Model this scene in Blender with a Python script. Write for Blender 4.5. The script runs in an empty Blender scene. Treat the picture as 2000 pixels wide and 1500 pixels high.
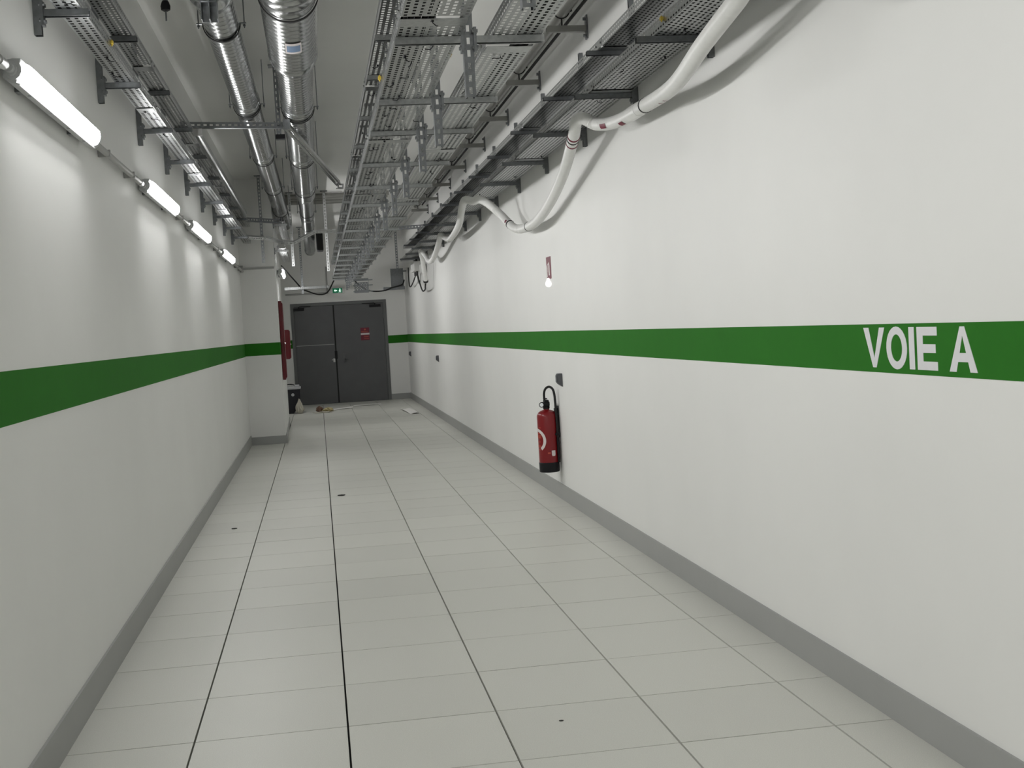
import bpy, bmesh, math, random
from mathutils import Vector, Matrix

random.seed(7)
C = bpy.context.scene.collection
PI = math.pi

# ------------------------------------------------------------------ camera
cam_d = bpy.data.cameras.new('camera')
cam = bpy.data.objects.new('camera', cam_d)
C.objects.link(cam)
YAW, PITCH, ROLL = 0.1519, -0.0471, -0.0569
fw = Vector((math.sin(YAW) * math.cos(PITCH), math.cos(YAW) * math.cos(PITCH), math.sin(PITCH)))
rt = fw.cross(Vector((0, 0, 1))).normalized()
up = rt.cross(fw)
rr = rt * math.cos(ROLL) + up * math.sin(ROLL)
uu = -rt * math.sin(ROLL) + up * math.cos(ROLL)
M = Matrix((rr, uu, -fw)).transposed().to_4x4()
M.translation = Vector((0.5788, -4.9872, 1.5658))
cam.matrix_world = M
cam_d.sensor_width = 36.0
cam_d.lens = 2438.84 / 2000 * 36.0
cam_d.clip_start = 0.05
cam_d.clip_end = 200
bpy.context.scene.camera = cam

# ------------------------------------------------------------------ world, exposure
w = bpy.data.worlds.new('world')
bpy.context.scene.world = w
w.use_nodes = True
w.node_tree.nodes['Background'].inputs[0].default_value = (0.02, 0.02, 0.02, 1)
w.node_tree.nodes['Background'].inputs[1].default_value = 0.3
vs = bpy.context.scene.view_settings
vs.view_transform = 'Standard'
vs.look = 'None'
vs.gamma = 1.0
vs.use_curve_mapping = False
vs.exposure = 0.0
LAMP_POWER = 98.0

# ------------------------------------------------------------------ materials
def mat(name, col, rough=0.5, metal=0.0, noise=0.0, scale=40.0, bump=0.0, bscale=None, emit=None, estr=0.0, spec=0.5, objvar=0.0):
    m = bpy.data.materials.new(name)
    m.use_nodes = True
    nt = m.node_tree
    b = nt.nodes['Principled BSDF']
    b.inputs['Base Color'].default_value = (*col, 1)
    b.inputs['Roughness'].default_value = rough
    b.inputs['Metallic'].default_value = metal
    b.inputs['Specular IOR Level'].default_value = spec
    tc = nt.nodes.new('ShaderNodeTexCoord')
    if noise > 0:
        n = nt.nodes.new('ShaderNodeTexNoise')
        n.inputs['Scale'].default_value = scale
        n.inputs['Detail'].default_value = 4
        nt.links.new(tc.outputs['Object'], n.inputs['Vector'])
        mr = nt.nodes.new('ShaderNodeMapRange')
        mr.inputs['From Min'].default_value = 0.25
        mr.inputs['From Max'].default_value = 0.75
        mr.inputs['To Min'].default_value = 1 - noise
        mr.inputs['To Max'].default_value = 1 + noise
        nt.links.new(n.outputs['Fac'], mr.inputs['Value'])
        mx = nt.nodes.new('ShaderNodeVectorMath')
        mx.operation = 'SCALE'
        mx.inputs[0].default_value = col
        last = mr.outputs['Result']
        if objvar > 0:
            oi = nt.nodes.new('ShaderNodeObjectInfo')
            m2 = nt.nodes.new('ShaderNodeMapRange')
            m2.inputs['To Min'].default_value = 1 - objvar
            m2.inputs['To Max'].default_value = 1 + objvar
            nt.links.new(oi.outputs['Random'], m2.inputs['Value'])
            mm = nt.nodes.new('ShaderNodeMath')
            mm.operation = 'MULTIPLY'
            nt.links.new(last, mm.inputs[0])
            nt.links.new(m2.outputs['Result'], mm.inputs[1])
            last = mm.outputs[0]
        nt.links.new(last, mx.inputs['Scale'])
        nt.links.new(mx.outputs['Vector'], b.inputs['Base Color'])
    if bump > 0:
        n2 = nt.nodes.new('ShaderNodeTexNoise')
        n2.inputs['Scale'].default_value = bscale or scale
        n2.inputs['Detail'].default_value = 3
        nt.links.new(tc.outputs['Object'], n2.inputs['Vector'])
        bp = nt.nodes.new('ShaderNodeBump')
        bp.inputs['Strength'].default_value = bump
        bp.inputs['Distance'].default_value = 0.01
        nt.links.new(n2.outputs['Fac'], bp.inputs['Height'])
        nt.links.new(bp.outputs['Normal'], b.inputs['Normal'])
    if emit:
        b.inputs['Emission Color'].default_value = (*emit, 1)
        b.inputs['Emission Strength'].default_value = estr
    return m

WALL = mat('white_wall_paint', (0.84, 0.84, 0.82), 0.55, noise=0.02, scale=1.3, bump=0.06, bscale=18)
CEIL = mat('ceiling_paint', (0.80, 0.80, 0.775), 0.7, noise=0.03, scale=0.9)
TILE = mat('speckled_floor_tile', (0.64, 0.64, 0.59), 0.42, noise=0.10, scale=260, bump=0.05, bscale=180, objvar=0.03)
JOINT = mat('dark_floor_joint', (0.02, 0.02, 0.02), 0.8, noise=0.05)
SKIRT = mat('grey_skirting', (0.35, 0.355, 0.345), 0.45, noise=0.03, scale=3)
GREEN = mat('green_stripe_paint', (0.026, 0.170, 0.016), 0.75, noise=0.04, scale=6, spec=0.12)
LETTER = mat('white_letter_film', (0.78, 0.78, 0.80), 0.4, noise=0.02)
DOORM = mat('dark_grey_door_paint', (0.105, 0.108, 0.112), 0.45, noise=0.06, scale=4)
FRAMEM = mat('door_frame_paint', (0.14, 0.145, 0.145), 0.45, noise=0.03)
BLACK = mat('black_plastic', (0.008, 0.008, 0.010), 0.5, noise=0.05, spec=0.25)
RUBBER = mat('black_rubber', (0.010, 0.010, 0.010), 0.7, noise=0.05)
GALV = mat('galvanised_steel', (0.38, 0.39, 0.39), 0.30, 1.0, noise=0.16, scale=45, bump=0.04, bscale=30)
GALVD = mat('dull_galvanised_profile', (0.23, 0.24, 0.25), 0.34, 1.0, noise=0.14, scale=40)
GALV_LIT = mat('galvanised_steel_lit', (0.62, 0.63, 0.63), 0.45, 0.45, noise=0.10, scale=40)  # paler copy of the steel: light on the far profiles put into the colour
DUCT = mat('spiral_duct_steel', (0.42, 0.43, 0.43), 0.22, 1.0, noise=0.10, scale=14, bump=0.03, bscale=12)
PIPE = mat('grey_pipe', (0.30, 0.30, 0.28), 0.4, 0.5, noise=0.08, scale=10)
LAMPB = mat('lamp_housing_grey', (0.50, 0.51, 0.51), 0.4, noise=0.02)
LAMPE = mat('lamp_diffuser', (0.9, 0.9, 0.88), 0.4, emit=(1.0, 0.995, 0.985), estr=LAMP_POWER)
LAMPS = mat('lamp_diffuser_side', (0.9, 0.9, 0.88), 0.4, emit=(1.0, 0.995, 0.985), estr=LAMP_POWER * 0.12)
CONDUIT = mat('grey_conduit', (0.36, 0.36, 0.35), 0.4, noise=0.03)
HOSE = mat('white_corrugated_hose', (0.80, 0.80, 0.78), 0.42, noise=0.03, scale=20)
REDM = mat('extinguisher_red', (0.21, 0.005, 0.009), 0.30, noise=0.04, scale=8)
CABR = mat('red_cabinet_paint', (0.15, 0.005, 0.012), 0.4, noise=0.04, scale=4)
PALE = mat('pale_print', (0.72, 0.66, 0.65), 0.5, noise=0.03)
SALMON = mat('salmon_print', (0.55, 0.10, 0.06), 0.5, noise=0.03)
MAROON = mat('dark_red_print', (0.16, 0.010, 0.03), 0.5, noise=0.04)
GAUGE = mat('gauge_face', (0.85, 0.87, 0.9), 0.25, noise=0.01)
SOCK = mat('grey_socket_plastic', (0.085, 0.088, 0.095), 0.4, noise=0.04)
WPLAS = mat('white_plastic', (0.80, 0.80, 0.78), 0.35, noise=0.02)
YELLOW = mat('brass_yellow', (0.60, 0.44, 0.06), 0.35, 0.4, noise=0.08)
BLUEP = mat('blue_sticker', (0.16, 0.24, 0.38), 0.5, noise=0.05)
PAPER = mat('paper', (0.86, 0.85, 0.82), 0.7, noise=0.03, scale=8)
BAGM = mat('beige_plastic_bag', (0.55, 0.52, 0.44), 0.5, noise=0.12, scale=9, bump=0.5, bscale=14)
RAGB = mat('brown_rag', (0.16, 0.09, 0.06), 0.85, noise=0.4, scale=16, bump=0.4, bscale=20)
RAGY = mat('tan_rag', (0.45, 0.38, 0.20), 0.85, noise=0.3, scale=14, bump=0.4, bscale=20)
CASEM = mat('black_case_plastic', (0.008, 0.008, 0.014), 0.5, noise=0.1)
LIDM = mat('pale_grey_lid', (0.50, 0.51, 0.52), 0.5, noise=0.08)
CHROME = mat('worn_metal_handle', (0.6, 0.6, 0.6), 0.3, 0.9, noise=0.05)
EXITG = mat('exit_sign_green', (0.0, 0.15, 0.06), 0.4, emit=(0.0, 0.16, 0.07), estr=0.35)
EXITW = mat('exit_sign_lit_symbol', (0.8, 0.95, 0.85), 0.4, emit=(0.75, 1.0, 0.85), estr=0.9)

# ------------------------------------------------------------------ mesh helpers
class MB:
    def __init__(s):
        s.v = []; s.f = []
    def add(s, vs_, fs_):
        o = len(s.v)
        s.v.extend([tuple(p) for p in vs_])
        s.f.extend([tuple(i + o for i in f) for f in fs_])
        return s
    def box(s, x0, x1, y0, y1, z0, z1):
        return s.add([(x0, y0, z0), (x1, y0, z0), (x1, y1, z0), (x0, y1, z0), (x0, y0, z1), (x1, y0, z1), (x1, y1, z1), (x0, y1, z1)],
                     [(0, 3, 2, 1), (4, 5, 6, 7), (0, 1, 5, 4), (1, 2, 6, 5), (2, 3, 7, 6), (3, 0, 4, 7)])
    def bbox(s, x0, x1, y0, y1, z0, z1, b):
        """box with chamfered edges"""
        bm = bmesh.new()
        bmesh.ops.create_cube(bm, size=1)
        bmesh.ops.scale(bm, vec=(x1 - x0, y1 - y0, z1 - z0), verts=bm.verts)
        bmesh.ops.translate(bm, vec=((x0 + x1) / 2, (y0 + y1) / 2, (z0 + z1) / 2), verts=bm.verts)
        bmesh.ops.bevel(bm, geom=list(bm.edges), offset=b, segments=2, affect='EDGES', profile=0.6)
        s.bm(bm)
        return s
    def bm(s, bm):
        bm.verts.index_update()
        s.add([v.co[:] for v in bm.verts], [[v.index for v in f.verts] for f in bm.faces])
        bm.free()
        return s
    def prism(s, poly, axis, a, b):
        """polygon in the plane normal to axis extruded from a to b"""
        def P(u, v, t):
            return {'x': (t, u, v), 'y': (u, t, v), 'z': (u, v, t)}[axis]
        n = len(poly)
        vs_ = [P(u, v, a) for u, v in poly] + [P(u, v, b) for u, v in poly]
        fs_ = [tuple(range(n)), tuple(range(2 * n - 1, n - 1, -1))] + [(i, i + n, (i + 1) % n + n, (i + 1) % n) for i in range(n)]
        return s.add(vs_, fs_)
    def tube(s, pts, r, n=12, cap=True, closed=False):
        pts = [Vector(p) for p in pts]
        N = len(pts)
        rs = r if hasattr(r, '__len__') else [r] * N
        t0 = (pts[1] - pts[0]).normalized()
        ref = Vector((0, 0, 1)) if abs(t0.z) < 0.9 else Vector((1, 0, 0))
        u = t0.cross(ref).normalized()
        vs_ = []
        for i in range(N):
            a = pts[max(0, i - 1)] if not closed else pts[i - 1]
            b = pts[min(N - 1, i + 1)] if not closed else pts[(i + 1) % N]
            t = (b - a)
            t = t.normalized() if t.length > 1e-9 else t0
            u = (u - t * u.dot(t)).normalized()
            v = t.cross(u)
            for k in range(n):
                an = 2 * PI * k / n
                vs_.append(pts[i] + (u * math.cos(an) + v * math.sin(an)) * rs[i])
        fs_ = []
        for i in range(N - 1 if not closed else N):
            j = (i + 1) % N
            for k in range(n):
                fs_.append((i * n + k, i * n + (k + 1) % n, j * n + (k + 1) % n, j * n + k))
        if cap and not closed:
            fs_.append(tuple(reversed(range(n))))
            fs_.append(tuple((N - 1) * n + k for k in range(n)))
        return s.add(vs_, fs_)
    def cyl(s, a, b, r, n=16, r2=None):
        return s.tube([a, b], [r, r if r2 is None else r2], n)
    def lathe(s, prof, n=32, o=(0, 0, 0)):
        """profile (r, z) around z"""
        vs_ = [(o[0] + r * math.cos(2 * PI * k / n), o[1] + r * math.sin(2 * PI * k / n), o[2] + z) for r, z in prof for k in range(n)]
        fs_ = [(i * n + k, i * n + (k + 1) % n, (i + 1) * n + (k + 1) % n, (i + 1) * n + k) for i in range(len(prof) - 1) for k in range(n)]
        fs_ += [tuple(reversed(range(n))), tuple((len(prof) - 1) * n + k for k in range(n))]
        return s.add(vs_, fs_)
    def perf(s, o, u, v, nu, nv, su, sv):
        """perforated sheet: nu x nv cells with edge vectors u, v (per cell); slots are su x sv of the cell"""
        o = Vector(o); u = Vector(u); v = Vector(v)
        base = len(s.v)
        for j in range(nv + 1):
            for i in range(nu + 1):
                s.v.append(tuple(o + u * i + v * j))
        g = lambda i, j: base + j * (nu + 1) + i
        for j in range(nv):
            for i in range(nu):
                c = o + u * (i + .5) + v * (j + .5)
                k = len(s.v)
                for a, b in ((-1, -1), (1, -1), (1, 1), (-1, 1)):
                    s.v.append(tuple(c + u * (a * su / 2) + v * (b * sv / 2)))
                G = (g(i, j), g(i + 1, j), g(i + 1, j + 1), g(i, j + 1))
                for q in range(4):
                    s.f.append((G[q], G[(q + 1) % 4], k + (q + 1) % 4, k + q))
        return s
    def perf_stag(s, o, u, v, nu, nv, su, sv):
        o = Vector(o); u = Vector(u); v = Vector(v)
        for i in range(nu):
            a = o + u * i
            if i % 2 == 0:
                s.perf(a, u, v, 1, nv, su, sv)
            else:
                h = v * .5; e = a + v * (nv - .5)
                s.quad(a, a + u, a + u + h, a + h)
                s.perf(a + h, u, v, 1, nv - 1, su, sv)
                s.quad(e, e + u, e + u + h, e + h)
        return s
    def quad(s, a, b, c, d):
        return s.add([a, b, c, d], [(0, 1, 2, 3)])
    def move(s, M_):
        s.v = [tuple(M_ @ Vector(p)) for p in s.v]
        return s
    def mesh(s, name, m, smooth=False):
        me = bpy.data.meshes.new(name)
        me.from_pydata(s.v, [], s.f)
        for mm in (m if isinstance(m, (list, tuple)) else [m]):
            me.materials.append(mm)
        bm = bmesh.new(); bm.from_mesh(me)
        bmesh.ops.recalc_face_normals(bm, faces=bm.faces)
        bm.to_mesh(me); bm.free()
        if smooth:
            for p in me.polygons: p.use_smooth = True
            try:
                me.set_sharp_from_angle(angle=math.radians(40))
            except Exception:
                pass
        return me
    def build(s, name, m, parent=None, smooth=False, loc=None):
        o = bpy.data.objects.new(name, s.mesh(name, m, smooth))
        C.objects.link(o)
        if parent: o.parent = parent
        if loc: o.location = loc
        return o

def tag(o, label, cat, group=None):
    o['label'] = label; o['category'] = cat
    if group: o['group'] = group
    return o

def thing(name, label, cat, loc=(0, 0, 0), group=None, rz=0):
    o = bpy.data.objects.new(name, None)
    o.empty_display_size = 0.1
    C.objects.link(o)
    o.location = loc; o.rotation_euler = (0, 0, rz)
    return tag(o, label, cat, group)

def struct(o):
    o['kind'] = 'structure'
    return o

def part_copy(src, parent, loc=None):
    c = src.copy(); C.objects.link(c); c.parent = parent
    if loc is not None: c.location = loc
    return c

def copy_thing(root, loc, label, group=None):
    r = root.copy(); C.objects.link(r); r.location = loc; r['label'] = label
    if group: r['group'] = group
    for ch in list(root.children):
        c = ch.copy(); C.objects.link(c); c.parent = r
        for g in list(ch.children):
            d = g.copy(); C.objects.link(d); d.parent = c
    return r

def spline(pts, step=0.02):
    """Catmull-Rom through points, resampled"""
    P = [Vector(p) for p in pts]
    P = [P[0] * 2 - P[1]] + P + [P[-1] * 2 - P[-2]]
    out = []
    for i in range(1, len(P) - 2):
        a, b, c, d = P[i - 1], P[i], P[i + 1], P[i + 2]
        n = max(2, int((c - b).length / step))
        for k in range(n):
            t = k / n
            out.append(0.5 * ((2 * b) + (c - a) * t + (2 * a - 5 * b + 4 * c - d) * t * t + (3 * b - a - 3 * c + d) * t ** 3))
    out.append(P[-2])
    # even arc-length resample
    res = [out[0]]; acc = 0
    for i in range(1, len(out)):
        seg = out[i] - out[i - 1]; L = seg.length
        while acc + L >= step:
            f = (step - acc) / L
            p = out[i] - seg * (1 - f)
            res.append(p); seg = out[i] - p; L = seg.length; acc = 0
        acc += L
    res.append(out[-1])
    return res

ORD = ['nearest', 'second', 'third', 'fourth', 'fifth', 'sixth', 'seventh', 'eighth', 'ninth', 'tenth', 'eleventh', 'twelfth',
       'thirteenth', 'fourteenth', 'fifteenth', 'sixteenth', 'seventeenth', 'eighteenth']

# ------------------------------------------------------------------ shell
XL, XR, YP, YE, YB, ZC = -0.495, 2.64, 13.9, 24.1, -12.0, 3.93
floor = struct(MB().box(-0.75, 2.9, YB, YE + .2, -0.10, -0.026).build('floor', JOINT))
rows0, rows1 = -3, 41
tcols = [(XL, 0.0)] + [(0.6 * k, 0.6 * k + 0.6) for k in range(4)] + [(2.4, XR)]
tile_mesh = {}
for ci, (a, b) in enumerate(tcols):
    g0 = 0.001 if ci == 0 else 0.0040
    g1 = 0.001 if ci == 5 else 0.0040
    me = MB().box(a + g0, b - g1, 0.0030, 0.5970, -0.026, 0.0).mesh('tile', TILE)
    tile_mesh[ci] = me
for r in range(rows0, rows1):
    for ci in range(6):
        if r * 0.6 > YP + 0.2 and ci == 0: continue
        if r * 0.6 + 0.6 > YE: continue
        t = bpy.data.objects.new('tile', tile_mesh[ci]); C.objects.link(t)
        t.parent = floor; t.location = (0, r * 0.6, random.uniform(-0.0006, 0.0))
# plain tile surface behind the photographer and the last cut row at the end wall
MB().box(XL, XR, YB, rows0 * 0.6, -0.026, -0.001).build('tile_field', TILE, floor)
MB().box(-.21, XR, 40 * 0.6 + 0.002, YE, -0.026, -0.0005).build('cut_tile', TILE, floor)
for r in range(30, 40):
    MB().box(-.215, -.004, max(r * .6, 18.21) + .0012, r * .6 + .5988, -0.026, -0.0003).build('cut_tile', TILE, floor)

wl = struct(MB().box(XL - .2, XL, YB, YP + .1, 0, ZC).build('wall_left', WALL))
# the corridor narrows: pillar face and the wall running on from it
wp = MB()
YR, XRC = 18.2, -0.22   # beyond YR the wall steps back
wp.prism([(XL - .2, YP), (0.02, YP), (-0.026, YR), (XRC, YR), (XRC, YE), (XL - .2, YE)], 'z', 0, ZC)
wp = struct(wp.build('wall_pillar', WALL))
wr = struct(MB().box(XR, XR + .2, YB, YE + .2, 0, ZC).build('wall_right', WALL))
we = MB()
DX0, DX1, DZ = 0.0, 2.19, 2.33
we.box(XL, DX0, YE, YE + .2, 0, ZC); we.box(DX1, XR, YE, YE + .2, 0, ZC); we.box(DX0, DX1, YE, YE + .2, DZ, ZC)
we = struct(we.build('wall_end', WALL))
wb = struct(MB().box(XL - .2, XR + .2, YB - .2, YB, 0, ZC).build('wall_back', WALL))
ceil = struct(MB().box(XL - .2, XR + .2, YB - .2, YE + .2, ZC, ZC + .15).build('ceiling', CEIL))
# painted stripes, children of their walls
Z0, Z1 = 1.312, 1.492
MB().box(XL, XL + .0015, YB, YP, 1.318, 1.506).build('painted_stripe', GREEN, wl)
MB().box(XR - .0015, XR, YB, YE, Z0, Z1).build('painted_stripe', GREEN, wr)
MB().box(XL, 0.0215, YP - .0015, YP, 1.325, 1.508).build('painted_stripe', GREEN, wp)
MB().prism([(0.02, YP - .0015), (0.0215, YP - .0015), (-0.0245, YR), (-0.026, YR)], 'z', 1.322, 1.506).build('painted_stripe', GREEN, wp)
MB().box(DX1 + .0, XR, YE - .0015, YE, 1.305, 1.487).build('painted_stripe', GREEN, we)
MB().box(XRC, DX0, YE - .0015, YE, 1.312, 1.503).build('painted_stripe', GREEN, we)
# skirtings
SH = 0.136
def skirt(name, x0, x1, y0, y1, h=SH):
    return struct(MB().box(x0, x1, y0, y1, 0, h).build(name, SKIRT))
skirt('baseboard_left', XL, XL + .012, YB, YP, 0.145)
skirt('baseboard_right', XR - .012, XR, YB, YE)
skirt('baseboard_pillar', XL + .012, 0.032, YP - .012, YP, 0.118)
struct(MB().prism([(0.02, YP), (0.032, YP), (-0.014, YR), (-0.026, YR)], 'z', 0, 0.118).build('baseboard_pillar_side', SKIRT))
skirt('baseboard_end', DX1, XR - .012, YE - .012, YE, 0.13)

# lettering VOIE A on the right stripe (seen from the corridor it reads towards the camera)
def letter(polys, parent, hole=None):
    mb = MB()
    for p in polys:
        mb.prism(p, 'x', XR - .0028, XR - .0014)
    mb.build('letter', LETTER, parent)
lb, lt_ = 1.330, 1.479
def L(y0, y1, pts):   # letter box from far edge y0 to near edge y1 (y decreases to the reader's right)
    return [(y0 + (y1 - y0) * u, lb + (lt_ - lb) * v) for u, v in pts]
letter([L(-.474, -.652, [(0, 1), (.25, 1), (.49, .24), (.76, 1), (1, 1), (.57, 0), (.41, 0)])], wr)
oo = []
for k in range(28):
    a0, a1 = 2 * PI * k / 28, 2 * PI * (k + 1) / 28
    f = lambda a, rx, rz: (.5 + rx * math.cos(a), .5 + rz * math.sin(a))
    oo.append(L(-.664, -.826, [f(a0, .5, .52), f(a1, .5, .52), f(a1, .27, .33), f(a0, .27, .33)]))
letter(oo, wr)
letter([L(-.842, -.882, [(0, 0), (1, 0), (1, 1), (0, 1)])], wr)
letter([L(-.902, -1.045, p) for p in ([(0, 0), (.3, 0), (.3, 1), (0, 1)], [(.3, .8), (1, .8), (1, 1), (.3, 1)], [(.3, .40), (.92, .40), (.92, .60), (.3, .60)], [(.3, 0), (1, 0), (1, .2), (.3, .2)])], wr)
letter([L(-1.124, -1.302, p) for p in ([(0, 0), (.25, 0), (.5, .80), (.5, 1), (.42, 1)], [(.5, .80), (.75, 0), (1, 0), (.58, 1), (.5, 1)], [(.319, .22), (.681, .22), (.619, .42), (.381, .42)])], wr)

# ------------------------------------------------------------------ double door
door = struct(MB().box(DX0, DX1, YE + .07, YE + .12, 0.0, 0.004).build('door_1', FRAMEM))
fr = MB()
fr.box(DX0, DX0 + .07, YE - .012, YE + .12, 0, DZ); fr.box(DX1 - .07, DX1, YE - .012, YE + .12, 0, DZ); fr.box(DX0 + .07, DX1 - .07, YE - .012, YE + .12, DZ - .07, DZ)
fr.box(DX0 + .07, DX0 + .085, YE + .045, YE + .12, 0, DZ - .07); fr.box(DX1 - .085, DX1 - .07, YE + .045, YE + .12, 0, DZ - .07)
fr.build('door_frame', FRAMEM, door)
XM = 0.975
la = MB().box(DX0 + .075, XM - .017, YE + .0, YE + .045, 0.006, DZ - .076).build('door_leaf', DOORM, door)
lbf = MB().box(XM + .017, DX1 - .075, YE + .0, YE + .045, 0.006, DZ - .076).build('door_leaf', DOORM, door)
MB().box(XM - .0165, XM + .0165, YE + .020, YE + .05, 0.006, DZ - .076).build('meeting_gap_seal', RUBBER, door)
for leaf, x0, x1, ax0, ax1 in ((la, .07, .31, .20, .46), (lbf, 1.80, 2.06, 1.63, 1.92)):
    MB().bbox(x0, x1, YE - .055, YE, 2.165, 2.225, .006).build('door_closer', BLACK, leaf)
    a = MB(); a.box(ax0, ax1, YE - .05, YE - .03, 2.245, 2.265); a.cyl(((x0 + x1) / 2, YE - .03, 2.22), ((x0 + x1) / 2, YE - .03, 2.25), .014)
    a.build('closer_arm', BLACK, leaf)
h = MB(); h.bbox(.900, .945, YE - .012, YE, .945, 1.03, .004)
h.tube([(.912, YE - .012, 1.0), (.912, YE - .05, 1.0), (.905, YE - .06, 1.0), (.87, YE - .06, 1.0)], .011, 10)
MB().bbox(XM - .03, XM + .03, YE - .015, YE - .001, 1.02, 1.20, .004).build('latch_plate', BLACK, lbf)
h.build('door_handle', CHROME, la, True)
h = MB(); h.bbox(1.135, 1.20, YE - .008, YE, .93, 1.13, .003); h.cyl((1.17, YE - .014, 1.07), (1.17, YE, 1.07), .02)
h.tube([(1.17, YE - .012, 1.0), (1.17, YE - .05, 1.0), (1.18, YE - .058, 1.0), (1.26, YE - .058, .995)], .010, 10)
h.build('door_handle', DOORM, lbf, True)
for i in range(3):
    for leaf, xx in ((la, DX0 + .077), (lbf, DX1 - .077)):
        MB().cyl((xx, YE - .008, .3 + .8 * i), (xx, YE - .008, .42 + .8 * i), .011).build('hinge', FRAMEM, leaf, True)
sign = thing('door_sign', 'dark red and white safety notice on the right leaf of the grey double door', 'sign', (1.665, YE, 1.41))
MB().box(-.100, .100, -.004, -.0005, 0, .29).build('sign_panel', MAROON, sign)
a = MB(); a.box(-.098, .10, -.006, -.004, .125, .165); a.build('white_band', PALE, sign)
a = MB()
a.box(-.085, .075, -.006, -.004, .185, .192); a.box(-.085, .06, -.006, -.004, .2, .207); a.prism([(-.02, .24), (0, .228), (.025, .24), (.02, .262), (-.01, .266)], 'y', -.006, -.004)
a.box(-.03, .085, -.006, -.004, .09, .10); a.box(-.03, .08, -.006, -.004, .072, .08); a.box(-.03, .085, -.006, -.004, .03, .038)
a.build('small_print', SALMON, sign)['kind'] = 'stuff'
# pale weld line / tape across the left leaf
MB().box(.085, .95, YE - .0012, YE, 1.352, 1.366).build('scuff_line', CONDUIT, la)

# exit sign
ex = thing('exit_sign', 'small lit green exit sign above the grey double door', 'sign', (1.10, YE, 2.585))
MB().bbox(-.16, .15, -.055, 0, -.065, .065, .006).build('sign_box', WPLAS, ex)
MB().box(-.115, .105, -.058, -.055, -.055, .055).build('green_panel', EXITG, ex)
a = MB()
a.prism([(-.085, 0), (-.055, .03), (-.055, .012), (-.015, .012), (-.015, -.012), (-.055, -.012), (-.055, -.03)], 'y', -.060, -.058)
a.build('arrow', EXITW, ex)
a = MB()
a.prism([(.052 + .011 * math.cos(k * PI / 6), .034 + .011 * math.sin(k * PI / 6)) for k in range(12)], 'y', -.060, -.058)
for seg in ([(.04, .02), (.062, .02), (.056, -.014), (.038, -.014)], [(.038, .012), (.020, -.002), (.026, -.008), (.044, .006)], [(.062, .018), (.082, .004), (.078, -.003), (.058, .008)],
            [(.038, -.012), (.020, -.040), (.030, -.043), (.050, -.014)], [(.046, -.012), (.074, -.022), (.072, -.044), (.064, -.044), (.064, -.028), (.05, -.022)]):
    a.prism(seg, 'y', -.060, -.058)
a.build('running_figure', EXITW, ex)

# ------------------------------------------------------------------ lamps and their conduit on the left wall
def make_lamp(label, loc, rz=0):
    t = thing('wall_lamp', label, 'lamp', loc, 'linear lamps along the left wall', rz)
    Lh = 0.775
    tilt = Matrix.Translation((.05, 0, 0)) @ Matrix.Rotation(math.radians(13), 4, 'Y') @ Matrix.Translation((-.05, 0, 0))   # the lamps look slightly down
    # housing: tray-shaped body against the wall; origin at the wall face, x outwards, y along the wall
    prof = [(0.022, -.032), (0.045, -.044), (0.084, -.049), (0.084, -.041), (0.072, -.041), (0.072, .047), (0.045, .042), (0.022, .032)]
    a = MB().prism(prof, 'y', -Lh, Lh)
    hb = a.move(tilt).build('housing', LAMPB, t)
    for yy in (-.5, .5):
        a = MB().box(0.001, .022, yy - .03, yy + .03, -.03, .03)
        a.build('wall_clip', GALVD, hb)
    # diffuser with rounded cross section and ends
    pr = [(0.072, -.041), (0.088, -.040), (0.102, -.032), (0.109, -.016), (0.111, 0), (0.109, .016), (0.102, .032), (0.088, .040), (0.072, .041)]
    a = MB(); n = len(pr)
    for yy, s_ in ((-Lh + .012, .30), (-Lh + .03, .78), (-Lh + .06, 1), (Lh - .06, 1), (Lh - .03, .78), (Lh - .012, .30)):
        a.v += [(0.072 + (x - .072) * s_, yy, z * (0.6 + .4 * s_)) for x, z in pr]
    for i in range(5):
        for k in range(n - 1):
            a.f.append((i * n + k, i * n + k + 1, (i + 1) * n + k + 1, (i + 1) * n + k))
    a.f.append(tuple(range(n))); a.f.append(tuple(5 * n + k for k in range(n)))
    d_ = a.move(tilt).build('diffuser', [LAMPE, LAMPS], t, True)
    for p in d_.data.polygons:
        p.material_index = 0 if p.normal.dot(Vector((.974, 0, -.225))) > .80 else 1
    for sgn in (-1, 1):
        a = MB()
        oct_ = [(.055 + .030 * math.cos(k * PI / 6), .036 * math.sin(k * PI / 6)) for k in range(12)]
        y0_, y1_ = sorted((sgn * (Lh - .01), sgn * (Lh + .012)))
        a.prism(oct_, 'y', y0_, y1_)
        oct2 = [(.052 + .020 * math.cos(k * PI / 6), .024 * math.sin(k * PI / 6)) for k in range(12)]
        y0_, y1_ = sorted((sgn * (Lh + .012), sgn * (Lh + .03)))
        a.prism(oct2, 'y', y0_, y1_)
        a.cyl((.05, sgn * (Lh + .03), 0), (.05, sgn * (Lh + .06), 0), .017)
        a.move(tilt).build('end_cap', LAMPB, t)
    for yy in (-.55, -.18, .18, .55):
        MB().box(.066, .080, yy - .012, yy + .012, -.052, -.044).move(tilt).build('clip', LAMPB, t)
    return t
LZ = 2.582
lamps = [(0.54, 'nearest of the lit linear lamps on the left wall, largest in the photo'), (4.02, 'second nearest lit linear lamp on the left wall'),
         (6.87, 'third lit linear lamp on the left wall, counted from the camera'), (10.42, 'farthest lit linear lamp on the left wall before the pillar')]
l0 = make_lamp(lamps[0][1], (XL, lamps[0][0], LZ))
for y, lab in lamps[1:]:
    copy_thing(l0, (XL, y, LZ), lab)
for y, lab in ((-2.9, 'linear lamp on the left wall just behind the photographer\'s left'), (-6.3, 'linear lamp on the left wall behind the photographer'), (-9.7, 'linear lamp on the left wall near the back of the corridor')):
    copy_thing(l0, (XL, y, LZ), lab)
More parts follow.
